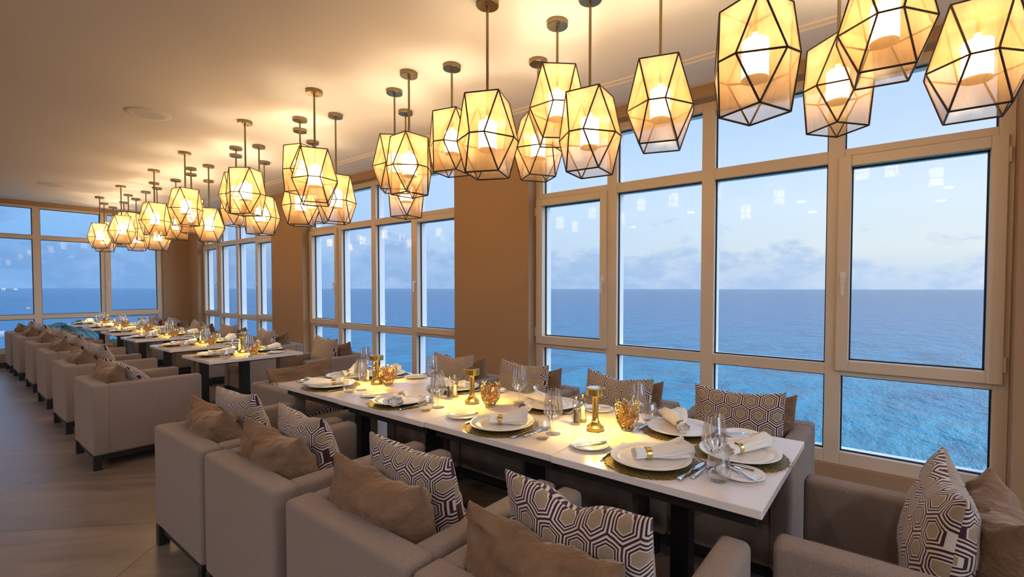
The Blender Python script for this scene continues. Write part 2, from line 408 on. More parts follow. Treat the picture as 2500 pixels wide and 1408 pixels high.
def build_window(name, mat4, cols, rows, sash, u0, u1, v0, v1):
    """cols: list of (ua,ub) glass columns; rows (va,vb); sash: {col: (outer ua,ub,va,vb, glass ua,ub,va,vb, handle side)}"""
    def bx(bm, ua, ub, va, vb, wa, wb):
        return box(bm, ua, ub, wa, wb, va, vb, mat4)
    us = sorted(cols)
    def bars(w0, w1):
        fr = bm_new(); prev = u0
        for a, b in us: bx(fr, prev, a, v0, v1, w0, w1); prev = b
        bx(fr, prev, u1, v0, v1, w0, w1)
        for a, b in us:
            pv = v0
            for va, vb in rows: bx(fr, a, b, pv, va, w0, w1); pv = vb
            bx(fr, a, b, pv, v1, w0, w1)
        return fr
    fr = bars(0, .040)
    bmesh.ops.bevel(fr, geom=fr.edges[:], offset=.003, segments=1, affect='EDGES')
    root = obj(name, fr, 'frame', None, smooth=False, kind='structure')
    obj('outer_frame', bars(.052, .14), 'outerwhite', root, smooth=False)
    def pane(ua, ub, va, vb, par, w=.045):
        g = bm_new(); bx(g, ua+.006, ub-.006, va+.006, vb-.006, w-.001, w+.001)
        # one sheet only (keep the inner face)
        for f_ in [f_ for f_ in g.faces]:
            pass
        keep = min(g.faces, key=lambda f_: (mat4.inverted() @ f_.calc_center_median()).y)
        bmesh.ops.delete(g, geom=[f_ for f_ in g.faces if f_ is not keep], context='FACES')
        obj('pane', g, 'pane', par, smooth=False)
        k = bm_new(); q = .009
        bx(k, ua, ub, va, va+q, w-.007, w+.007); bx(k, ua, ub, vb-q, vb, w-.007, w+.007)
        bx(k, ua, ua+q, va, vb, w-.007, w+.007); bx(k, ub-q, ub, va, vb, w-.007, w+.007)
        obj('gasket', k, 'gasket', par, smooth=False)
    for ci, (a, b) in enumerate(cols):
        for ri, (va, vb) in enumerate(rows):
            if ri == 1 and ci in sash:
                oa, ob, ova, ovb, ga, gb, gva, gvb, hs = sash[ci]; ga += .004; gb -= .004
                sm = bm_new(); W0, W1 = -.022, .040
                bx(sm, oa, ga, ova, ovb, W0, W1); bx(sm, gb, ob, ova, ovb, W0, W1)
                bx(sm, ga, gb, ova, gva, W0, W1); bx(sm, ga, gb, gvb, ovb, W0, W1)
                bmesh.ops.bevel(sm, geom=sm.edges[:], offset=.004, segments=1, affect='EDGES')
                so = obj('casement', sm, 'frame', root, smooth=False)
                om = bm_new()
                for q_ in ((oa, ga, ova, ovb), (gb, ob, ova, ovb), (ga, gb, ova, gva), (ga, gb, gvb, ovb)): bx(om, *q_, .052, .13)
                obj('outer_sash', om, 'outerwhite', so, smooth=False)
                pane(ga, gb, gva, gvb, so)
                hu = (oa+ga)/2 if hs < 0 else (ob+gb)/2
                vh = 1.49
                hm = bm_new()
                bx(hm, hu-.016, hu+.016, vh-.035, vh+.035, -.030, -.022)
                tmp = bmesh.new(); lathe(tmp, [(0, 0), (.012, 0), (.012, .038), (0, .038)], 12)
                for v_ in tmp.verts: v_.co = mat4 @ Vector((hu+v_.co.x, -.022-v_.co.z, vh+v_.co.y))
                me = bpy.data.meshes.new('x'); tmp.to_mesh(me); tmp.free(); hm.from_mesh(me); bpy.data.meshes.remove(me)
                bx(hm, hu-.009, hu+.009, vh-.12, vh+.008, -.062, -.050)
                obj('handle', hm, 'white_plastic', so, smooth=False)
                for hv in (ova+.12, ovb-.12):
                    hg = bm_new(); ue = ob if hs < 0 else oa
                    tmpm = bmesh.new(); lathe(tmpm, [(0, -.045), (.009, -.045), (.009, .045), (0, .045)], 10)
                    for v_ in tmpm.verts: v_.co = mat4 @ Vector((ue+(.006 if hs < 0 else -.006)+v_.co.x, -.012+v_.co.y, hv+v_.co.z))
                    me = bpy.data.meshes.new('x'); tmpm.to_mesh(me); tmpm.free(); hg.from_mesh(me); bpy.data.meshes.remove(me)
                    obj('hinge', hg, 'frame', so)
            else: pane(a, b, va, vb, root)
    return root
# local (u, w, v): u along wall, w outward, v up
def sea_m(y): return Matrix(((0, 1, 0, XF), (1, 0, 0, y), (0, 0, 1, 0), (0, 0, 0, 1)))
cols = [(.07, .83), (.926, 1.693), (1.795, 2.555), (2.655, 3.383)]
rows = [(.29, .817), (.895, 2.272), (2.358, 2.82)]
sash = {0: (.028, .862, .852, 2.306, .10, .792, .925, 2.236, 1), 3: (2.648, 3.46, .855, 2.306, 2.715, 3.383, .935, 2.237, -1)}
n_ = 1
for y in (Y0S[1], Y0S[2], Y0S[3], Y0S[0]):
    build_window('window_%d' % n_, sea_m(y), cols, rows, sash, 0, BW, .20, 2.89); n_ += 1
fm = Matrix(((1, 0, 0, 0), (0, 1, 0, YF), (0, 0, 1, 0), (0, 0, 0, 1)))
build_window('window_5', fm, [(-.37, .40), (.50, 1.33), (1.429, 2.252), (2.353, 3.143)], [(.324, .838), (.92, 2.296), (2.37, 2.862)],
             {0: (-.41, .43, .87, 2.33, -.34, .36, .95, 2.25, 1), 3: (2.31, 3.20, .86, 2.32, 2.393, 3.143, .96, 2.25, -1)}, WX0, WX1, .235, 2.905)
for k, x in enumerate((-3.6, 0.0)):
    rmx = Matrix(((1, 0, 0, x), (0, -1, 0, -6.5), (0, 0, 1, 0), (0, 0, 0, 1)))
    wd = 3.0 if k == 0 else 3.4
    build_window('window_%d' % (6+k), rmx, [(.07, wd/2-.05), (wd/2+.05, wd-.07)], [(.37, .82), (.9, 2.27), (2.36, 2.73)], {}, 0, wd, .30, 2.80)

# ------------------------------------------------------------------ outside
SEA = -18.0
bm = bm_new()
for x0, x1, y0, y1 in ((8, 42000, -42000, 42000), (-42000, 8, 18, 42000), (-42000, 8, -42000, -12)):
    vs = [bm.verts.new((x, y, SEA)) for x, y in ((x0, y0), (x1, y0), (x1, y1), (x0, y1))]; bm.faces.new(vs)
obj('sea', bm, 'sea', smooth=False, kind='structure')
bm = bm_new()
g_ = 48
vv = []
for j in range(8):
    row = []
    for i in range(g_+1):
        u = i/g_; x = -900 + 1370*u; y = 4300 + 260*j
        hgt = (max(0, math.sin(PI*j/7)))*(6+20*noise.noise(Vector((x*.006, y*.004, 0)))+14*noise.noise(Vector((x*.03, y*.02, 5))))*min(1, (1-u)*9)
        row.append(bm.verts.new((x, y, SEA-1+max(0, hgt))))
    vv.append(row)
for j in range(7):
    for i in range(g_): bm.faces.new((vv[j][i], vv[j][i+1], vv[j+1][i+1], vv[j+1][i]))
obj('headland', bm, 'land', kind='structure')
hp = None
for k, (x, y, wd, h) in enumerate(((300, 4500, 26, 12), (345, 4520, 18, 9), (250, 4480, 30, 14), (395, 4500, 16, 7))):
    bm = bm_new(); box(bm, -wd/2, wd/2, -6, 6, 0, h)
    vs = [bm.verts.new(c) for c in ((-wd/2-1, -7, h), (wd/2+1, -7, h), (wd/2+1, 7, h), (-wd/2-1, 7, h), (-wd/2, 0, h+4), (wd/2, 0, h+4))]
    for f_ in ((0, 1, 5, 4), (2, 3, 4, 5), (0, 4, 3), (1, 2, 5)): bm.faces.new([vs[i] for i in f_])
    o = obj('shore_house', bm, 'boatwhite', smooth=False); o.location = (x, y, SEA+4)
    tag(o, 'tiny white house on the distant headland across the bay', 'house', 'white houses on the headland')
def palm(x, y, z, sc, seed, label):
    rnd = random.Random(seed)
    r = thing('palm_tree', label, 'tree', (x, y, SEA))
    H = z-SEA
    b = bm_new(); tube(b, [(0, 0, 0), (.3*sc, .1, H*.4), (.2*sc, 0, H*.8), (0, 0, H)], [.28, .2, .16, .13], 8); obj('trunk', b, 'trunk', r)
    cr_ = bm_new()
    for k in range(17):
        a = 2*PI*k/17+rnd.uniform(-.2, .2); lift = rnd.uniform(.1, 1.0); L = sc*rnd.uniform(1.7, 2.2)
        pts = []
        for i in range(9):
            s_ = i/8; pts.append(Vector((math.cos(a)*L*s_, math.sin(a)*L*s_, H+L*(lift*s_-1.15*s_*s_))))
        tube(cr_, pts, [.03]*9, 4)
        sdv = Vector((-math.sin(a), math.cos(a), 0))
        for i in range(1, 9):
            for q in range(3):
                p = pts[i-1].lerp(pts[i], q/3) ; dd = (pts[i]-pts[i-1]).normalized()
                ll = .55*sc*math.sin(PI*min(1, (i+q/3)/9.0))+.08
                for sg in (-1, 1):
                    tip = p + (sdv*sg*.8+dd*.55+Vector((0, 0, -.45))).normalized()*ll
                    w_ = dd*.05*sc
                    f_ = [cr_.verts.new(p-w_), cr_.verts.new(p+w_), cr_.verts.new(tip)]; cr_.faces.new(f_)
    obj('crown', cr_, 'leaf', r, smooth=False)
palm(4.3, 30, -.40, .72, 3, 'palm tree below the far window, its crown just under the table tops')
palm(6.75, 36, -1.75, .7, 5, 'lower palm tree seen between the legs of the far small tables')
palm(2.6, 38, -3.2, 1.2, 9, 'palm tree low beyond the sill at the end of the far window')
bm = bm_new()
hull = [(-4, 0), (-3, 1), (2.5, 1), (4.2, 0), (2.5, -1), (-3, -1)]
lo = [bm.verts.new((x*.8, y*.6, 0)) for x, y in hull]; hi = [bm.verts.new((x, y, 1.1)) for x, y in hull]
for i in range(6): bm.faces.new((lo[i], lo[(i+1) % 6], hi[(i+1) % 6], hi[i]))
bm.faces.new(hi); bm.faces.new(lo[::-1])
bt = thing('motor_boat', 'white motor boat floating near the shore beyond the far window sill', 'boat', (21.0, 285, SEA), .3)
obj('hull', bm, 'boatwhite', bt, smooth=False); b = bm_new(); box(b, -1.5, 1, -.7, .7, 1.1, 2.2); obj('cabin', b, 'boatwhite', bt, smooth=False)
bt2 = dup(bt, (62, 620, SEA), 1.0, 'white boat farther out on the bay beyond the far window'); 
bt['group'] = bt2['group'] = 'boats on the bay'

# ------------------------------------------------------------------ armchairs
def make_chair():
    t_ = thing('armchair', 'x', 'armchair')
    D, W, H = .36, .345, .66
    obj('backrest', rbox(-D, -D+.108, -W, W, .11, H, .022, 4), 'fabric', t_)
    for s_ in (-1, 1):
        y0, y1 = (W-.098, W) if s_ > 0 else (-W, -W+.098)
        b = rbox(-D+.09, D, y0+.002, y1-.002, .11, H-.003, .024, 4)
        obj('armrest', b, 'fabric', t_)
    obj('seat_base', rbox(-D+.10, D-.03, -W+.093, W-.093, .11, .31, .012, 2), 'fabric', t_)
    cu = bmesh.new(); box(cu, -D+.109, D-.012, -W+.099, W-.099, .305, .435)
    bmesh.ops.bevel(cu, geom=cu.edges[:], offset=.035, segments=4, profile=.5, affect='EDGES')
    obj('seat_cushion', cu, 'fabric', t_)
    pl = bm_new(); box(pl, -D+.02, D-.02, -W+.02, W-.02, .07, .112); obj('base_rail', pl, 'black', t_, smooth=False)
    for x in (-D+.002, D-.052):
        for y in (-W+.002, W-.052):
            l = bm_new(); box(l, x, x+.05, y, y+.05, 0, .112)
            bmesh.ops.bevel(l, geom=l.edges[:], offset=.002, segments=1, affect='EDGES'); obj('leg', l, 'black', t_, smooth=False)
    return t_
CH = Proto(make_chair())

# ------------------------------------------------------------------ cushions
def cushion_mesh(name, w, h, th, pinch, sag, chop, seed, wr=.006, n=34):
    bm = bm_new(); uvl = bm.loops.layers.uv.new('UVMap')
    grid = {}
    def P(i, j, s_):
        u, v = -1+2*i/n, -1+2*j/n
        # denser rows near the seams
        u = math.sin(u*PI/2*.92)/math.sin(PI/2*.92); v = math.sin(v*PI/2*.92)/math.sin(PI/2*.92)
        y = w/2*u*(1-pinch*(1-v*v)*abs(u)**1.5); z = h/2*v*(1-pinch*(1-u*u)*abs(v)**1.5)
        if v > 0: z -= sag*(1-u*u)*v*v
        if v > -.2: z -= chop*math.exp(-(u/.28)**2)*((v+.2)/1.2)**2
        e = max(0, (1-u*u))*max(0, (1-v*v))
        tk = th/2*e**.40*(1-.16*v)*(1-.35*(chop*6)*math.exp(-(u/.3)**2)*max(0, v))
        nv = Vector((u*2.2+seed*7.3, v*2.2, s_*1.7+seed))
        wr_ = noise.noise(nv*1.2)*wr*1.6 + noise.noise(Vector((u*9+seed, v*3, s_)))*wr*.8*(abs(v)**1.2+.25) + noise.noise(Vector((u*3+seed, v*9, s_+4)))*wr*.8*(abs(u)**1.2+.2)
        x = s_*(tk + wr_*min(1, e*6)) + noise.noise(Vector((u*1.3+seed, v*1.3, 9)))*.008*(1-e)
        return Vector((x, y, z+h/2)), (w/2*u+seed*.013, h/2*v)
    for s_ in (1, -1):
        for i in range(n+1):
            for j in range(n+1):
                if s_ < 0 and (i in (0, n) or j in (0, n)): grid[(i, j, s_)] = grid[(i, j, 1)]; continue
                p, uv_ = P(i, j, s_)
                if i in (0, n) or j in (0, n): p.x = noise.noise(Vector((i*.2+seed, j*.2, 9)))*.005
                grid[(i, j, s_)] = bm.verts.new(p)
    for s_ in (1, -1):
        for i in range(n):
            for j in range(n):
                ids = [(i, j), (i+1, j), (i+1, j+1), (i, j+1)]
                if s_ < 0: ids = ids[::-1]
                f_ = bm.faces.new([grid[(a, b, s_)] for a, b in ids])
                for lp, (a, b) in zip(f_.loops, ids):
                    q_ = P(a, b, s_)[1]; lp[uvl].uv = (q_[0]+(.031 if s_ < 0 else 0), q_[1]+(.047 if s_ < 0 else 0))
    return mesh(name, bm, True, 3.0)
TAN = [cushion_mesh('velvet_cushion', .50, .375, .215, .06, .045, 0, s_, .016) for s_ in (1, 2, 3)]
TANL = cushion_mesh('velvet_cushion', .55, .30, .16, .05, .02, 0, 4, .012)
HEX = [cushion_mesh('patterned_cushion', .48, .42, .175, .045, .02, c_, s_, .005) for s_, c_ in ((1, 0), (2, .015), (3, .05))]
HEXN = cushion_mesh('patterned_cushion', .49, .44, .16, .06, .012, .035, 8, .006)

def place_cushion(kind, me, cx, cy_, rot, dx, dy, z, lean, label, spin=0, tilt=0):
    """cushion on a chair whose centre is (cx,cy) facing rot; dx forward, dy sideways; lean backwards in radians"""
    o = bpy.data.objects.new('velvet_cushion' if kind == 't' else 'patterned_cushion', me); COL.objects.link(o)
    if not me.materials: me.materials.append(M_['velvet' if kind == 't' else 'hex'])
    px = cx + math.cos(rot)*dx - math.sin(rot)*dy; py = cy_ + math.sin(rot)*dx + math.cos(rot)*dy
    o.matrix_world = Matrix.Translation((px, py, z)) @ Matrix.Rotation(rot+spin, 4, 'Z') @ Matrix.Rotation(-lean, 4, 'Y') @ Matrix.Rotation(tilt, 4, 'X')
    tag(o, label, 'cushion', 'tan velvet cushions on the armchairs' if kind == 't' else 'patterned cushions on the armchairs')
    return o
rc = random.Random(11)
SEATZ = .436
def chair_set(cx, cy_, rot, where, tanm=None, hexm=None, tk={}, hk={}, ht=True):
    CH.put((cx, cy_, 0), rot, 'beige fabric armchair, ' + where, 'beige armchairs at the tables')
    short = where
    a = dict(dx=-.125, dy=0, z=SEATZ-.004, lean=.22, spin=rc.uniform(-.05, .05), tilt=rc.uniform(-.03, .03)); a.update(tk)
    if tanm: place_cushion('t', tanm, cx, cy_, rot, label='plain tan cushion on the armchair ' + short, **a)
    a = dict(dx=.045, dy=0, z=SEATZ-.004, lean=.26, spin=rc.uniform(-.08, .08), tilt=rc.uniform(-.04, .04)); a.update(hk)
    if hexm: place_cushion('h', hexm, cx, cy_, rot, label='hexagon patterned cushion on the armchair ' + short, **a)

ORD = ['first', 'second', 'third', 'fourth', 'fifth', 'sixth']
# aisle side of the long table: centres
AY = [.675, 1.385, 2.165, 2.90]
AX = [1.137, 1.137, 1.137, 1.137]
for k in range(4):
    tk = [dict(dx=-.15, dy=.045, lean=.13, spin=-.03), dict(dx=-.15, dy=.03, lean=.14), dict(dx=-.15, dy=.035, lean=.13), dict(dx=-.15, dy=.03, lean=.14)][k]
    hk = [dict(dx=.015, lean=.20, dy=.02, spin=-.05), dict(dx=.02, dy=.035, lean=.2, spin=-.03), dict(dx=.02, dy=.045, lean=.2), dict(dx=.02, dy=.045, lean=.2)][k]
    chair_set(AX[k], AY[k], 0, '%s on the aisle side of the long table' % ORD[k],
              TAN[k % 3], HEXN if k == 0 else HEX[(k+1) % 2], tk, hk)
WY = [.70, 1.48, 2.265, 3.03]
for k in range(4):
    chair_set(2.70, WY[k], PI, '%s on the window side of the long table' % ORD[k],
              TAN[(k+1) % 3], HEX[k % 2], dict(dx=-.14, dy=.04, lean=.10, z=SEATZ+.02), dict(dx=.005, dy=.01 if k == 0 else .035, lean=.13, z=SEATZ+.01))
chair_set(1.868, -.075, PI/2, 'at the near head of the long table', TAN[0], HEX[1], dict(dx=-.15, dy=-.02, lean=.1, z=SEATZ+.015), dict(dx=-.01, dy=0, lean=.14, z=SEATZ+.02, spin=.05))
CH.put((1.95, 3.76, 0), -PI/2, 'beige fabric armchair at the far head of the long table', 'beige armchairs at the tables')
place_cushion('t', TANL, 1.95, 3.76, -PI/2, -.13, .0, .505, .28, 'wide tan velvet cushion on the armchair at the far head of the long table', tilt=.07)
place_cushion('h', HEX[0], 1.95, 3.76, -PI/2, .20, -.04, .43, .98, 'hexagon patterned cushion lying back under the far end of the long table')
# small tables behind: (x0, y0) of top, chair positions
SM = [(1.585, 4.915), (1.635, 6.18), (1.67, 7.64), (1.70, 8.96), (1.70, 10.25), (1.69, 11.52)]
LCH = [(1.165, 5.245), (1.215, 6.69), (1.265, 8.19), (1.30, 9.58), (1.30, 10.93), (1.30, 12.04)]
RCH = [(2.78, 5.20), (2.83, 6.80), (2.87, 8.2), (2.89, 9.6), (2.89, 10.93), (2.89, 12.04)]
for k in range(6):
    nm = ('%s small table' % ORD[k]) if k < 5 else 'last small table'
    chair_set(*LCH[k], 0, 'on the aisle side of the ' + nm, TAN[k % 3], HEX[(k+2) % 3], dict(lean=.15, dx=-.145), dict(lean=.24 if k else .6, dx=.025 if k else .09))
    chair_set(*RCH[k], PI, 'on the window side of the ' + nm, TAN[(k+1) % 3], HEX[k % 2], dict(dx=-.14, lean=.10, dy=.03, z=SEATZ+.01), dict(dx=.01, lean=.13, z=SEATZ+.01))

# ------------------------------------------------------------------ tables
def make_table(name, lx, ly, joined):
    t_ = thing(name, 'x', 'table')
    zf, of = (.672, 0) if joined else (.698, .11)
    g_ = .0015
    b = rbox(0, lx, g_, ly-g_, .722, .75, .002, 1); obj('tabletop', b, 'quartz', t_, smooth=False)
    b = bm_new(); e = .035 if joined else .05
    box(b, e, lx-e, e if not joined else .01, ly-e if not joined else ly-.01, .706, .722); obj('underlay', b, 'darkwood', t_, smooth=False)
    b = bm_new()
    for x0, x1, y0, y1 in ((.05+of, .09+of, .03+of, ly-.03-of), (lx-.09-of, lx-.05-of, .03+of, ly-.03-of), (.09+of, lx-.09-of, .03+of, .07+of), (.09+of, lx-.09-of, ly-.07-of, ly-.03-of)): box(b, x0, x1, y0, y1, zf, .706)
    obj('under_frame', b, 'black', t_, smooth=False)
    b = bm_new(); box(b, lx/2-.0375, lx/2+.0375, ly/2-.0375, ly/2+.0375, .012, .706)
    box(b, lx/2-.03, lx/2+.03, .07+of, ly-.07-of, zf, .704); box(b, .09+of, lx-.09-of, ly/2-.03, ly/2+.03, zf, .704); obj('post', b, 'black', t_, smooth=False)
    b = rbox(lx/2-.21, lx/2+.21, ly/2-.21, ly/2+.21, 0, .014, .004, 1); obj('foot_plate', b, 'black', t_, smooth=False)
    return t_
TX, TY0, TP = 1.504, .307, .778
TL = Proto(make_table('dining_table', .804, TP, True))
tn = ['square white stone table at the near end of the long row', 'second white stone table from the near end of the long row', 'third white stone table from the near end of the long row', 'white stone table at the far end of the long row']
XO = [0, .006, 0, .006]
for k in range(4): TL.put((TX+XO[k], TY0+TP*k, 0), 0, tn[k], 'white tables pushed together in the long row')
TS = Proto(make_table('small_dining_table', .84, .72, False))
for k, (x, y) in enumerate(SM):
    TS.put((x, y, 0), 0, ('%s small white stone table behind the long one, set for two' % ORD[k]) if k < 5 else 'last small white stone table, beside the far window', 'small tables for two')

# ------------------------------------------------------------------ tableware prototypes
TZ = .75
def single(name, cat, bm_or_me, mat, sharp=.6):
    o = obj(name, bm_or_me, mat, sharp=sharp); o['category'] = cat; return o
# placemat: round disc with frayed rim
b = bm_new(); rr = random.Random(4); n = 180
top = [b.verts.new((math.cos(2*PI*i/n)*(.176+rr.uniform(-.003, .0035)), math.sin(2*PI*i/n)*(.176+rr.uniform(-.003, .0035)), .004)) for i in range(n)]
bot = [b.verts.new((v.co.x, v.co.y, .0005)) for v in top]; cc = b.verts.new((0, 0, .005)); cb = b.verts.new((0, 0, .0005))
for i in range(n):
    j = (i+1) % n; b.faces.new((top[i], top[j], cc)); b.faces.new((bot[j], bot[i], cb)); b.faces.new((bot[i], bot[j], top[j], top[i]))
for k in range(60):
    a = rr.uniform(0, 2*PI); L = rr.uniform(.006, .02); a2 = a+rr.uniform(-.09, .09)
    tube(b, [(math.cos(a)*.172, math.sin(a)*.172, .003), (math.cos(a2)*(.175+L), math.sin(a2)*(.175+L), .003)], .0006, 3)
P_MAT = Proto(single('placemat', 'placemat', b, 'mat'))
# dinner plate with stepped rings
def plate_bm(R, rim_h, seg=64):
    b = bm_new()
    pr = [(0, .006), (R*.52, .006), (R*.60, .0075), (R*.66, rim_h*.42), (R*.69, rim_h*.50), (R*.70, rim_h*.46), (R*.80, rim_h*.66), (R*.81, rim_h*.61), (R*.90, rim_h*.84), (R*.97, rim_h*.99), (R, rim_h), (R*1.0, rim_h-.003), (R*.7, rim_h*.25), (R*.58, .0005), (R*.5, 0), (0, .001)]
    lathe(b, pr, seg); return b
P_PLATE = Proto(single('dinner_plate', 'plate', plate_bm(.152, .021), 'porcelain', .9))
P_BREAD = Proto(single('bread_plate', 'plate', plate_bm(.082, .013, 40), 'porcelain', .9))
# napkin rolled through a gold ring
def napkin(seed, flare, length, roll):
    rd = random.Random(seed)
    t_ = thing('napkin', 'x', 'napkin')
    b = bm_new(); n, mseg = 26, 40
    rings = []
    for i in range(n+1):
        s_ = i/n; x = -length*.32 + length*s_
        dist = abs(x+length*.05)
        wd = .019 + (flare*(max(0, x+length*.05)/(length*.75))**.8 if x > -length*.05 else .012*(dist/(length*.27)))
        ht = .018 + (.017*roll*(max(0, x)/(length*.7)) if x > 0 else .004*dist/(length*.27))
        ring = []
        for k in range(mseg):
            a = 2*PI*k/mseg
            ww = wd*(1+.10*math.sin(5*a+seed)+.06*math.sin(9*a+x*40))
            hh_ = ht*(1+.16*math.sin(4*a+seed*2+x*22)+.10*math.sin(7*a-x*30))
            px = x + .012*math.sin(3*a+seed)*(1 if i == n else 0) + (.016*math.sin(2*a+seed) if i >= n-1 else 0)
            ring.append(b.verts.new((px, ww*math.cos(a), .0+ht*.95+hh_*math.sin(a)*.95 + .003)))
        rings.append(ring)
    for a_, c_ in zip(rings, rings[1:]):
        for k in range(mseg): b.faces.new((a_[k], a_[(k+1) % mseg], c_[(k+1) % mseg], c_[k]))
    # rolled-in ends: inner spiral wall
    for ring, sg in ((rings[0], 1), (rings[-1], -1)):
        cen = sum((v.co for v in ring), Vector())/len(ring); prev = ring
        for sc, dx in ((.86, .0), (.80, .03), (.70, .032), (.60, .004), (.50, .02), (.3, .03)):
            nr = [b.verts.new(cen+(v.co-cen)*sc+Vector((sg*dx, 0, 0))) for v in ring]
            for k in range(mseg): b.faces.new((prev[k], prev[(k+1) % mseg], nr[(k+1) % mseg], nr[k]))
            prev = nr
        b.faces.new(prev)
    obj('cloth', b, 'linen', t_, sharp=2.5)
    rb = bm_new(); seg = 28; prof = []
    rg = [(.0225, -.010), (.0242, -.009), (.0242, .009), (.0225, .010), (.0205, .008), (.0205, -.008)]
    rr_ = [[rb.verts.new((-length*.05+z, r*math.cos(2*PI*i/seg)*1.0, .021+r*math.sin(2*PI*i/seg))) for i in range(seg)] for r, z in rg]
    for q in range(6):
        for i in range(seg): rb.faces.new((rr_[q][i], rr_[q][(i+1) % seg], rr_[(q+1) % 6][(i+1) % seg], rr_[(q+1) % 6][i]))
    obj('napkin_ring', rb, 'gold', t_)
    # stitched curl emblem near the flared end
    eb = bm_new(); ex = length*.40; ez = .003+(.018+.010*roll*.6)*1.95
    for sx in (-1, 1):
        pts = []
        for i in range(14):
            a = i/13*5.2; r = .007-.0003*i
            pts.append((ex+sx*.006+sx*r*math.cos(a), r*math.sin(a), ez+.0015))
        tube(eb, pts, .0008, 5)
    obj('stitched_emblem', eb, 'thread', t_)
    return t_
P_NAP = [Proto(napkin(1, .050, .21, 1.0)), Proto(napkin(2, .034, .23, .6)), Proto(napkin(4, .040, .19, 1.6))]
# cutlery
def strip(b, pts, th):
    """flat bar: pts list of (x, halfwidth, z)"""
    rows_ = []
    for x, hw, z in pts:
        rows_.append([b.verts.new((x, -hw, z)), b.verts.new((x, hw, z)), b.verts.new((x, hw*.8, z+th)), b.verts.new((x, -hw*.8, z+th))])
    for a_, c_ in zip(rows_, rows_[1:]):
        for k in range(4): b.faces.new((a_[k], a_[(k+1) % 4], c_[(k+1) % 4], c_[k]))
    b.faces.new(rows_[0][::-1]); b.faces.new(rows_[-1])
b = bm_new(); strip(b, [(-.115, .006, .001), (-.10, .0085, .001), (-.02, .0045, .0025), (-.005, .0045, .0025)], .0035)
kb = bm_new(); strip(kb, [(-.005, .0045, .0025), (.01, .009, .0018), (.07, .0095, .0015), (.10, .007, .0015), (.112, .002, .0015)], .0015)
def cut(name, parts):
    t_ = thing(name, 'x', 'cutlery')
    for pn, bb in parts: obj(pn, bb, 'steel', t_, sharp=.9)
    return t_
P_KNIFE = Proto(cut('table_knife', [('knife_handle', b), ('blade', kb)]))
b = bm_new(); strip(b, [(-.085, .005, .001), (-.07, .0065, .001), (-.01, .0035, .002), (0, .0035, .002)], .003)
kb = bm_new(); strip(kb, [(0, .0035, .002), (.012, .0085, .002), (.055, .010, .002), (.072, .008, .002), (.08, .002, .002)], .0014)
P_BUTTER = Proto(cut('butter_knife', [('knife_handle', b), ('blade', kb)]))
b = bm_new(); strip(b, [(-.10, .007, .001), (-.08, .008, .001), (.0, .0032, .004), (.03, .0035, .006)], .0028)
kb = bm_new(); strip(kb, [(.03, .0035, .006), (.042, .011, .004), (.062, .0118, .002)], .002)
for k in range(4):
    yv = -.0097+.00647*k
    for_ = [(.060, yv, .0025), (.085, yv, .0045), (.103, yv*.95, .009)]
    tube(kb, for_, [.0019, .0016, .0009], 5)
P_FORK = Proto(cut('fork', [('fork_handle', b), ('tines', kb)]))
b = bm_new(); strip(b, [(-.09, .0065, .001), (-.07, .008, .001), (.0, .003, .004), (.04, .003, .006)], .0026)
kb = bm_new(); n = 20
ce = []
for q, (rx, ry, dz) in enumerate(((.026, .018, .006), (.020, .0135, .002), (.011, .0075, -.001))):
    ce.append([kb.verts.new((.063+rx*math.cos(2*PI*i/n), ry*math.sin(2*PI*i/n), .001+dz)) for i in range(n)])
for a_, c_ in zip(ce, ce[1:]):
    for i in range(n): kb.faces.new((a_[i], a_[(i+1) % n], c_[(i+1) % n], c_[i]))
kb.faces.new(ce[-1])
r = bmesh.ops.solidify(kb, geom=kb.faces[:], thickness=.0012)
for v in kb.verts: v.co.z += .0015
P_SPOON = Proto(cut('spoon', [('spoon_handle', b), ('spoon_bowl', kb)]))
# wine glass
t_ = thing('wine_glass', 'x', 'glass')
b = bm_new(); lathe(b, [(0, .0), (.034, 0), (.035, .0015), (.02, .004), (.006, .008), (.0038, .018), (.0034, .045), (.0042, .058), (.008, .062)], 28); obj('stem', b, 'clear', t_)
b = bm_new(); lathe(b, [(.003, .0605), (.010, .0625), (.024, .069), (.037, .083), (.0445, .1), (.0455, .115), (.0425, .145), (.0365, .18), (.0335, .203), (.0327, .203), (.0357, .18), (.0417, .145), (.0447, .115), (.0437, .1), (.0363, .0845), (.0235, .0712), (.008, .0655), (0, .065)], 40); obj('bowl', b, 'fluted', t_, sharp=1.2)
P_WINE = Proto(t_)
b = bm_new(); lathe(b, [(0, 0), (.026, 0), (.032, .006), (.041, .025), (.0425, .04), (.038, .065), (.034, .088), (.033, .088), (.0368, .065), (.041, .04), (.0395, .026), (.030, .010), (0, .008)], 36)
P_TUM = Proto(single('water_tumbler', 'glass', b, 'clear', 1.2))
# table lamp
t_ = thing('table_lamp', 'x', 'lamp')
b = bm_new(); lathe(b, [(0, 0), (.040, 0), (.041, .003), (.041, .018), (.038, .0205), (.032, .024), (.022, .036), (.0155, .052), (.0145, .065), (.0145, .175), (0, .175)], 40); obj('lamp_stem', b, 'gold', t_, sharp=.5)
b = bm_new(); n = 40; pr = [(0, .200), (.041, .200), (.0445, .198), (.0445, .168), (.0425, .166), (.040, .170), (.018, .172), (0, .172)]
lathe(b, pr, n)
obj('lamp_cap', b, 'gold', t_, sharp=.5)
b = bm_new(); lathe(b, [(0, .2005), (.036, .2005), (.036, .2012), (0, .2014)], 32); obj('touch_disc', b, 'steel', t_)
b = bm_new(); lathe(b, [(.017, .1695), (.037, .1675), (.037, .1665), (.017, .1685)], 32)
b.faces.new([v for v in b.verts][:3]) if False else None
obj('light_ring', b, 'led', t_)
P_LAMP = Proto(t_)
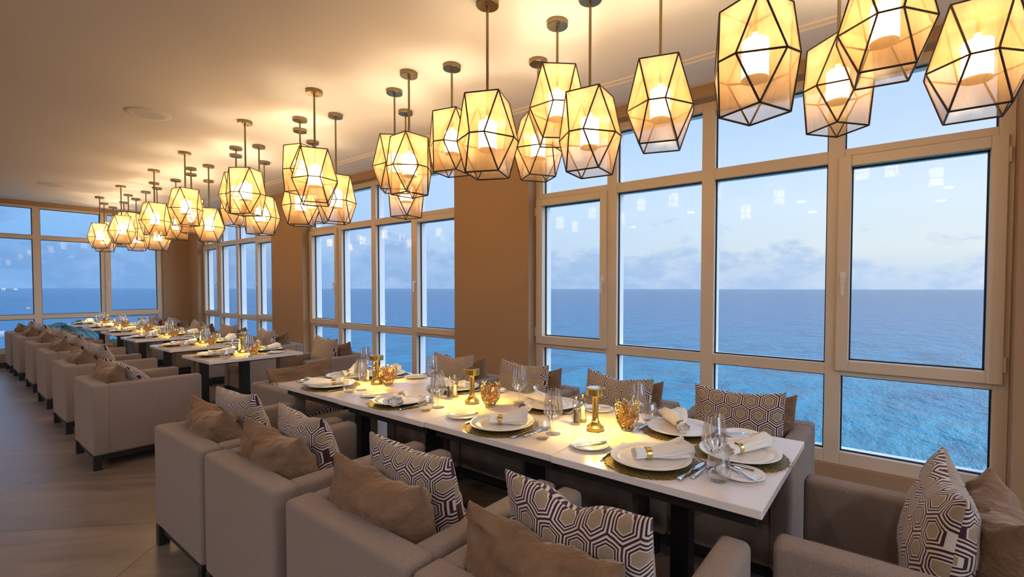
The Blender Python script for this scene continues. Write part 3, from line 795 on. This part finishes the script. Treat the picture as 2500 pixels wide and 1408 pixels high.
# coral candle holder
def coral(seed, spread=1.0):
    rd = random.Random(seed)
    t_ = thing('coral_candle_holder', 'x', 'candle holder')
    b = bm_new(); lathe(b, [(0, .020), (.020, .021), (.033, .034), (.041, .055), (.042, .075), (.038, .100), (.036, .112), (.0348, .112), (.0365, .100), (.0405, .075), (.0395, .056), (.031, .036), (.018, .0245), (0, .024)], 32); obj('glass_bowl', b, 'amber', t_, sharp=1.2)
    b = bm_new()
    def rad(z): # distance of the twigs from the axis
        return .020+.034*math.sin(min(1, z/.07)*PI/2)*spread
    def grow(a, z, r, depth):
        pts = [Vector((rad(z)*math.cos(a), rad(z)*math.sin(a), z))]; zz, aa = z, a
        for _ in range(rd.randint(3, 5)):
            zz += rd.uniform(.010, .017); aa += rd.uniform(-.28, .28)
            pts.append(Vector((rad(zz)*math.cos(aa)+rd.uniform(-.003, .003), rad(zz)*math.sin(aa)+rd.uniform(-.003, .003), zz)))
            if zz > .125: break
        tube(b, pts, [r*(1-.10*i) for i in range(len(pts))], 6)
        if depth and zz < .11:
            for s_ in (-1, 1): grow(aa+s_*.10, zz, r*.8, depth-1) if True else None
    n = 9
    for k in range(n):
        grow(2*PI*k/n+rd.uniform(-.15, .15), .004, .0038, 2)
    ringp = [Vector((.024*math.cos(2*PI*i/24), .024*math.sin(2*PI*i/24), .0045)) for i in range(25)]
    tube(b, ringp, .0045, 6)
    for k in range(n):   # cross links low down
        a = 2*PI*k/n; z = rd.uniform(.02, .06)
        tube(b, [(rad(z)*math.cos(a), rad(z)*math.sin(a), z), (rad(z+.012)*math.cos(a+.35), rad(z+.012)*math.sin(a+.35), z+.012), (rad(z+.02)*math.cos(a+.7), rad(z+.02)*math.sin(a+.7), z+.02)], [.0035, .003, .0026], 6)
    obj('coral_branches', b, 'antique', t_, sharp=2.0)
    return t_
P_COR = [Proto(coral(5)), Proto(coral(9, 1.25))]
# salt and pepper mills
def mill(fill):
    t_ = thing('pepper_mill' if fill == 'pepper' else 'salt_mill', 'x', 'mill')
    b = bm_new(); lathe(b, [(.0205, .014), (.0205, .03), (.0165, .05), (.0175, .075), (.013, .084), (.0175, .092), (.0205, .102), (.018, .114), (.009, .121), (0, .122)], 24); obj('clear_body', b, 'acrylic', t_)
    b = bm_new(); lathe(b, [(0, 0), (.021, 0), (.0215, .003), (.0215, .013), (0, .014)], 24); obj('metal_base', b, 'gold' if fill == 'salt' else 'steel', t_, sharp=.5)
    b = bm_new(); lathe(b, [(0, .0145), (.012, .0145), (.011, .05), (.0115, .074), (0, .075)], 16); obj('filling', b, fill, t_)
    b = bm_new(); lathe(b, [(0, .121), (.0045, .121), (.0035, .126), (.0058, .131), (.004, .137), (0, .138)], 14); obj('knob', b, 'gold', t_)
    return t_
P_PEP, P_SALT = Proto(mill('pepper')), Proto(mill('salt'))

rt = random.Random(21)
def setting(px, py, rot, seat, napk=0, nrot=0.3, full=True, wine=True, tum=True, bread=(.03, .28), wd=(-.04, -.22), td=(.02, -.27), spoon=False):
    """rot: way the diner faces (0 = +x). local: f forward, l to the diner's left"""
    ex, ey = math.cos(rot), math.sin(rot); lx, ly = -ey, ex
    def at(f, l, z=0): return (px+ex*f+lx*l, py+ey*f+ly*l, TZ+z)
    P_MAT.put(at(0, 0), rt.uniform(0, 6), 'round woven gold placemat ' + seat, 'gold placemats')
    P_PLATE.put(at(0, 0, .0052), 0, 'large white dinner plate ' + seat, 'white dinner plates')
    P_NAP[napk].put(at(0, 0, .012), nrot, 'rolled white napkin in a gold ring ' + seat, 'rolled napkins on the plates')
    if bread:
        P_BREAD.put(at(*bread), 0, 'small white bread plate ' + seat, 'bread plates')
        P_BUTTER.put(at(bread[0]+.0, bread[1], .0105), rot+rt.uniform(-.5, .1)-.5, 'butter knife on the bread plate ' + seat, 'butter knives')
    if full:
        P_KNIFE.put(at(0, -.163, .0055), rot+rt.uniform(-.06, .06)-.1, 'table knife beside the dinner plate ' + seat, 'table knives')
        P_FORK.put(at(0, .160, .0055), rot+rt.uniform(-.06, .06), 'steel fork beside the dinner plate ' + seat, 'forks')
        if spoon: P_SPOON.put(at(.02, -.195, .003), rot-.15, 'steel spoon beside the knife ' + seat, 'spoons')
    if wine: P_WINE.put(at(*wd), 0, 'stemmed wine glass ' + seat, 'wine glasses')
    if tum: P_TUM.put(at(*td), 0, 'stemless water glass ' + seat, 'water glasses')

def an(k, side): 
    return 'at the %s %s-side seat of the long table' % (ORD[k], side)
AYP = [.742, 1.50, 2.285, 3.03]
for k in range(4):
    setting(1.684, AYP[k], 0, an(k, 'aisle'), [0, 2, 1, 1][k], [-.75, -.9, -2.4, -.5+PI][k], spoon=(k in (0, 1)),
            bread=(.01, .275) , wd=(.055, -.262 if k != 0 else -.222), td=(-.03, -.262))
WYP = [.79, 1.53, 2.30, 3.08]
for k in range(4):
    setting(2.128, WYP[k], PI, an(k, 'window'), [0, 1, 2, 1][k], [.6, 1.3, 2.2, .4][k], spoon=False,
            bread=(-.10, .245), wd=(.02, -.212), td=(-.08, -.192), tum=(k < 2))
setting(1.955, .487, PI/2, 'at the near head of the long table', 1, -.35, full=False, wine=False, tum=False, bread=(-.055, .205))
P_FORK.put((1.80, .50, TZ+.0055), PI/2+.05, 'steel fork beside the plate at the near head of the long table', 'forks')
setting(1.93, 3.245, -PI/2, 'at the far head of the long table', 2, .2, full=False, wine=False, tum=False, bread=None)
# centrepieces of the long table
cd = ['near', 'middle', 'far']
for k, (lx_, ly_, cx_, cy2, s1, s2) in enumerate([(1.905, 1.115, 2.00, 1.00, (1.925, 1.235), (1.985, 1.235)), (1.925, 1.945, 1.94, 1.815, (1.915, 2.125), (1.965, 2.135)), (1.915, 2.86, 1.955, 2.785, (1.965, 2.965), (1.925, 2.99))]):
    P_LAMP.put((lx_, ly_, TZ), 0, 'gold mushroom-shaped table lamp, %s one of three on the long table' % cd[k], 'gold table lamps')
    P_COR[0].put((cx_, cy2, TZ), k*2.1, 'coral candle holder beside the %s lamp on the long table' % cd[k], 'coral candle holders')
    P_PEP.put((*s1, TZ), k, 'clear pepper mill beside the %s lamp on the long table' % cd[k], 'pepper mills')
    P_SALT.put((*s2, TZ), k, 'clear salt mill beside the %s lamp on the long table' % cd[k], 'salt mills')
# small tables
for k, (x, y) in enumerate(SM):
    nm = 'of the %s small table' % (ORD[k] if k < 5 else 'last')
    nm2 = nm.replace('of the', 'on the', 1)
    yc = y+.40
    setting(x+.19, yc, 0, 'at the aisle seat ' + nm, k % 3, -.3+.2*k, full=(k < 2), bread=(.0, .24), wd=(.17, -.31), td=(-.03, -.30))
    setting(x+.84-.19, yc, PI, 'at the window seat ' + nm, (k+1) % 3, .5, full=(k < 2), bread=(.02, .26), wd=(.12, -.24), td=(-.02, -.26), tum=(k < 3))
    P_LAMP.put((x+.43, yc+.02, TZ), 0, 'gold mushroom-shaped lamp ' + nm2, 'gold table lamps')
    P_COR[1].put((x+.46, yc-.16, TZ), k*1.3, 'spreading gold coral candle holder ' + nm2, 'coral candle holders')
    P_PEP.put((x+.38, yc+.14, TZ), k, 'clear pepper mill ' + nm2, 'pepper mills')
    P_SALT.put((x+.45, yc+.15, TZ), k, 'clear salt mill ' + nm2, 'salt mills')

# ------------------------------------------------------------------ pendant lanterns
H1, H2 = .235, .185
def lantern_verts():
    v = []
    for s_ in ((1, 1), (-1, 1), (-1, -1), (1, -1)): v.append(Vector((s_[0]*.095, s_[1]*.095, H1)))
    a, b_ = .040, .164
    for x, y in ((b_, a), (a, b_), (-a, b_), (-b_, a), (-b_, -a), (-a, -b_), (a, -b_), (b_, -a)): v.append(Vector((x, y, 0)))
    for s_ in ((1, 1), (-1, 1), (-1, -1), (1, -1)): v.append(Vector((s_[0]*.093, s_[1]*.093, -H2)))
    return v
LV = lantern_verts()
# corner k belt verts: corner0 (+,+): 4,5 ; corner1: 6,7 ; corner2: 8,9 ; corner3: 10,11
tri = [(0, 4, 5), (1, 6, 7), (2, 8, 9), (3, 10, 11)]
quad = [(0, 1, 6, 5), (1, 2, 8, 7), (2, 3, 10, 9), (3, 0, 4, 11)]
b = bm_new(); vs = [b.verts.new(v) for v in LV]
for q in tri:
    b.faces.new([vs[i] for i in q]); b.faces.new([vs[12+q[0]], vs[q[2]], vs[q[1]]])
for q in quad:
    b.faces.new([vs[i] for i in q]); b.faces.new([vs[12+q[0]], vs[q[3]], vs[q[2]], vs[12+q[1]]])
L_GLASS = mesh('shade_glass', b, False); L_GLASS.materials.append(M_['lglass'])
b = bm_new(); E_ = set()
for q in tri:
    for i in range(3): E_.add(tuple(sorted((q[i], q[(i+1) % 3]))))
    qq = (12+q[0], q[2], q[1])
    for i in range(3): E_.add(tuple(sorted((qq[i], qq[(i+1) % 3]))))
for q in quad:
    for i in range(4): E_.add(tuple(sorted((q[i], q[(i+1) % 4]))))
    qq = (12+q[0], q[3], q[2], 12+q[1])
    for i in range(4): E_.add(tuple(sorted((qq[i], qq[(i+1) % 4]))))
for i, j in E_: tube(b, [LV[i], LV[j]], .0042, 6)
L_FRAME = mesh('shade_frame', b); L_FRAME.materials.append(M_['came'])
b = bm_new(); lathe(b, [(.044, .098), (.048, .103), (.050, .098), (.050, -.045)], 24); L_BULB = mesh('glass_diffuser', b); L_BULB.materials.append(M_['bulb'])
b = bm_new(); lathe(b, [(.051, -.044), (.051, -.052), (0, -.053)], 24); lathe(b, [(.012, .106), (.012, .135), (0, .136)], 12); L_BASE = mesh('diffuser_holder', b); L_BASE.materials.append(M_['diffbase'])
b = bm_new(); lathe(b, [(0, 0), (.060, 0), (.062, -.003), (.062, -.026), (.060, -.029), (0, -.029)], 40)
for sx in (-1, 1):
    lathe(b, [(.0055, -.0285), (.0055, -.034), (0, -.0345)], 10, c=(sx*.036, 0))
L_CAN = mesh('ceiling_canopy', b, True, .5); L_CAN.materials.append(M_['bronze'])
b = bm_new(); lathe(b, [(0, .099), (.0445, .099)], 24); L_MOUTH = mesh('lit_mouth', b); L_MOUTH.materials.append(M_['bulbtop'])
def lantern(x, y, z, rot, label):
    r = thing('pendant_lantern', label, 'pendant lamp', (x, y, z), rot, 'geometric glass pendant lanterns')
    obj('shade_glass', L_GLASS, None, r); obj('shade_frame', L_FRAME, None, r)
    bo = obj('glass_diffuser', L_BULB, None, r); obj('diffuser_holder', L_BASE, None, r); obj('lit_mouth', L_MOUTH, None, bo)
    top = HC-z
    b = bm_new(); lathe(b, [(0, .13), (.0078, .13), (.0078, top-.028), (0, top-.028)], 12); obj('rod', b, 'bronze', r)
    c_ = obj('ceiling_canopy', L_CAN, None, r); c_.location = (0, 0, top); c_.rotation_euler = (0, 0, .6-rot)
PEND = [ # x, y, belt z, rotation
 (2.605, -.242, 2.305, 0.03), (2.396, .059, 2.459, 0.13), (2.786, .254, 2.388, 0.88), (2.033, .467, 2.29, 1.15), (2.329, .99, 2.325, 0.31),
 (2.216, 1.341, 2.22, 0.11), (2.316, 1.626, 2.46, 0.72), (1.921, 1.816, 2.22, 0.41), (2.623, 2.002, 2.36, 1.00),
 (2.317, 2.534, 2.41, 0.24), (2.205, 2.868, 2.28, 1.53), (2.334, 3.218, 2.37, 0.79), (2.66, 3.509, 2.23, 0.17), (1.952, 3.73, 2.27, 1.05),
 (2.331, 4.084, 2.19, 1.30), (2.185, 4.439, 2.48, 0.36), (2.335, 4.745, 2.22, 0.85), (2.604, 5.022, 2.30, .4),
 (1.913, 4.932, 2.29, 0.64), (2.326, 5.644, 2.19, 0.53), (2.2, 5.917, 2.44, 1.04), (2.322, 6.25, 2.33, .2), (2.653, 6.297, 2.28, 1.3),
 (1.925, 6.612, 2.32, 0.14), (2.307, 7.063, 2.19, 1.17), (2.217, 7.396, 2.31, 1.0), (2.332, 7.769, 2.40, .3), (2.626, 8.048, 2.28, .8),
 (2.322, 8.369, 2.30, .5), (1.962, 7.922, 2.30, 0.09), (2.192, 8.862, 2.42, .2), (2.327, 9.267, 2.19, 1.0), (2.309, 9.773, 2.36, .9),
 (1.957, 9.564, 2.28, 1.51), (2.213, 10.362, 2.44, .4), (2.386, 10.687, 2.25, .1), (1.967, 10.999, 2.28, 1.25), (2.344, 11.282, 2.50, .7),
 (2.16, 11.75, 2.27, .3), (2.36, 12.14, 2.44, .9)]
PEND.sort(key=lambda p: p[0]*math.sin(yaw)+p[1]*math.cos(yaw))
words = ['first', 'second', 'third', 'fourth', 'fifth', 'sixth', 'seventh', 'eighth', 'ninth', 'tenth']
def ordn(i):
    tens = ['', 'twenty', 'thirty', 'forty']
    teens = ['eleventh', 'twelfth', 'thirteenth', 'fourteenth', 'fifteenth', 'sixteenth', 'seventeenth', 'eighteenth', 'nineteenth']
    if i <= 10: return words[i-1]
    if i < 20: return teens[i-11]
    if i % 10 == 0: return {20: 'twentieth', 30: 'thirtieth', 40: 'fortieth'}[i]
    return tens[i//10-1]+'-'+words[i % 10-1]
for i, (x, y, z, r_) in enumerate(PEND):
    rodw = 'long' if z < 2.26 else 'short' if z > 2.38 else 'mid-length'
    lantern(x, y, z, r_, 'faceted glass lantern on a %s bronze rod, %s from the near end' % (rodw, ordn(i+1)))

# ------------------------------------------------------------------ ceiling speakers
def speaker():
    t_ = thing('ceiling_speaker', 'x', 'ceiling speaker')
    b = bm_new(); lathe(b, [(.115, -.010), (.125, -.012), (.160, -.008), (.172, 0)], 48); obj('rim_ring', b, 'ceiling', t_)
    b = bm_new(); lathe(b, [(0, -.006), (.06, -.0065), (.117, -.010)], 48); obj('grille', b, 'speaker', t_)
    return t_
SP = Proto(speaker())
SP.put((1.31, 5.42, HC), 0, 'round white speaker set in the ceiling over the first small table aisle', 'ceiling speakers')
SP.put((1.32, 10.3, HC), 0, 'round white speaker set in the ceiling toward the far window', 'ceiling speakers')

# out-of-view lights added to brighten the room, over the aisle and behind the viewpoint
def fill_light():
    t_ = thing('added_fill_light', 'x', 'added fill light')
    b = bm_new(); lathe(b, [(.075, -.004), (.095, -.006), (.10, 0)], 32); obj('rim_ring', b, 'frame', t_)
    b = bm_new(); lathe(b, [(0, -.001), (.075, -.001)], 32); obj('lens', b, 'fill_lens', t_)
    return t_
M_['fill_lens'] = emis('added_fill_lens', (1.0, .925, .92), FILL)
FILL_P = Proto(fill_light())
k = 0
for x in (-2.9, -1.3, .2, 1.8):
    for y in (-5.4, -3.8, -2.2):
        FILL_P.put((x, y, HC), 0, 'round unseen fill light added over the part of the room behind the near chairs', 'added fill lights behind the near chairs')
for y in (-.6, 1.4, 3.4, 5.4, 7.4, 9.4, 11.4):
    for x in (-3.3, -1.9):
        FILL_P.put((x, y, HC), 0, 'round unseen fill light added over the aisle', 'added fill lights over the aisle')
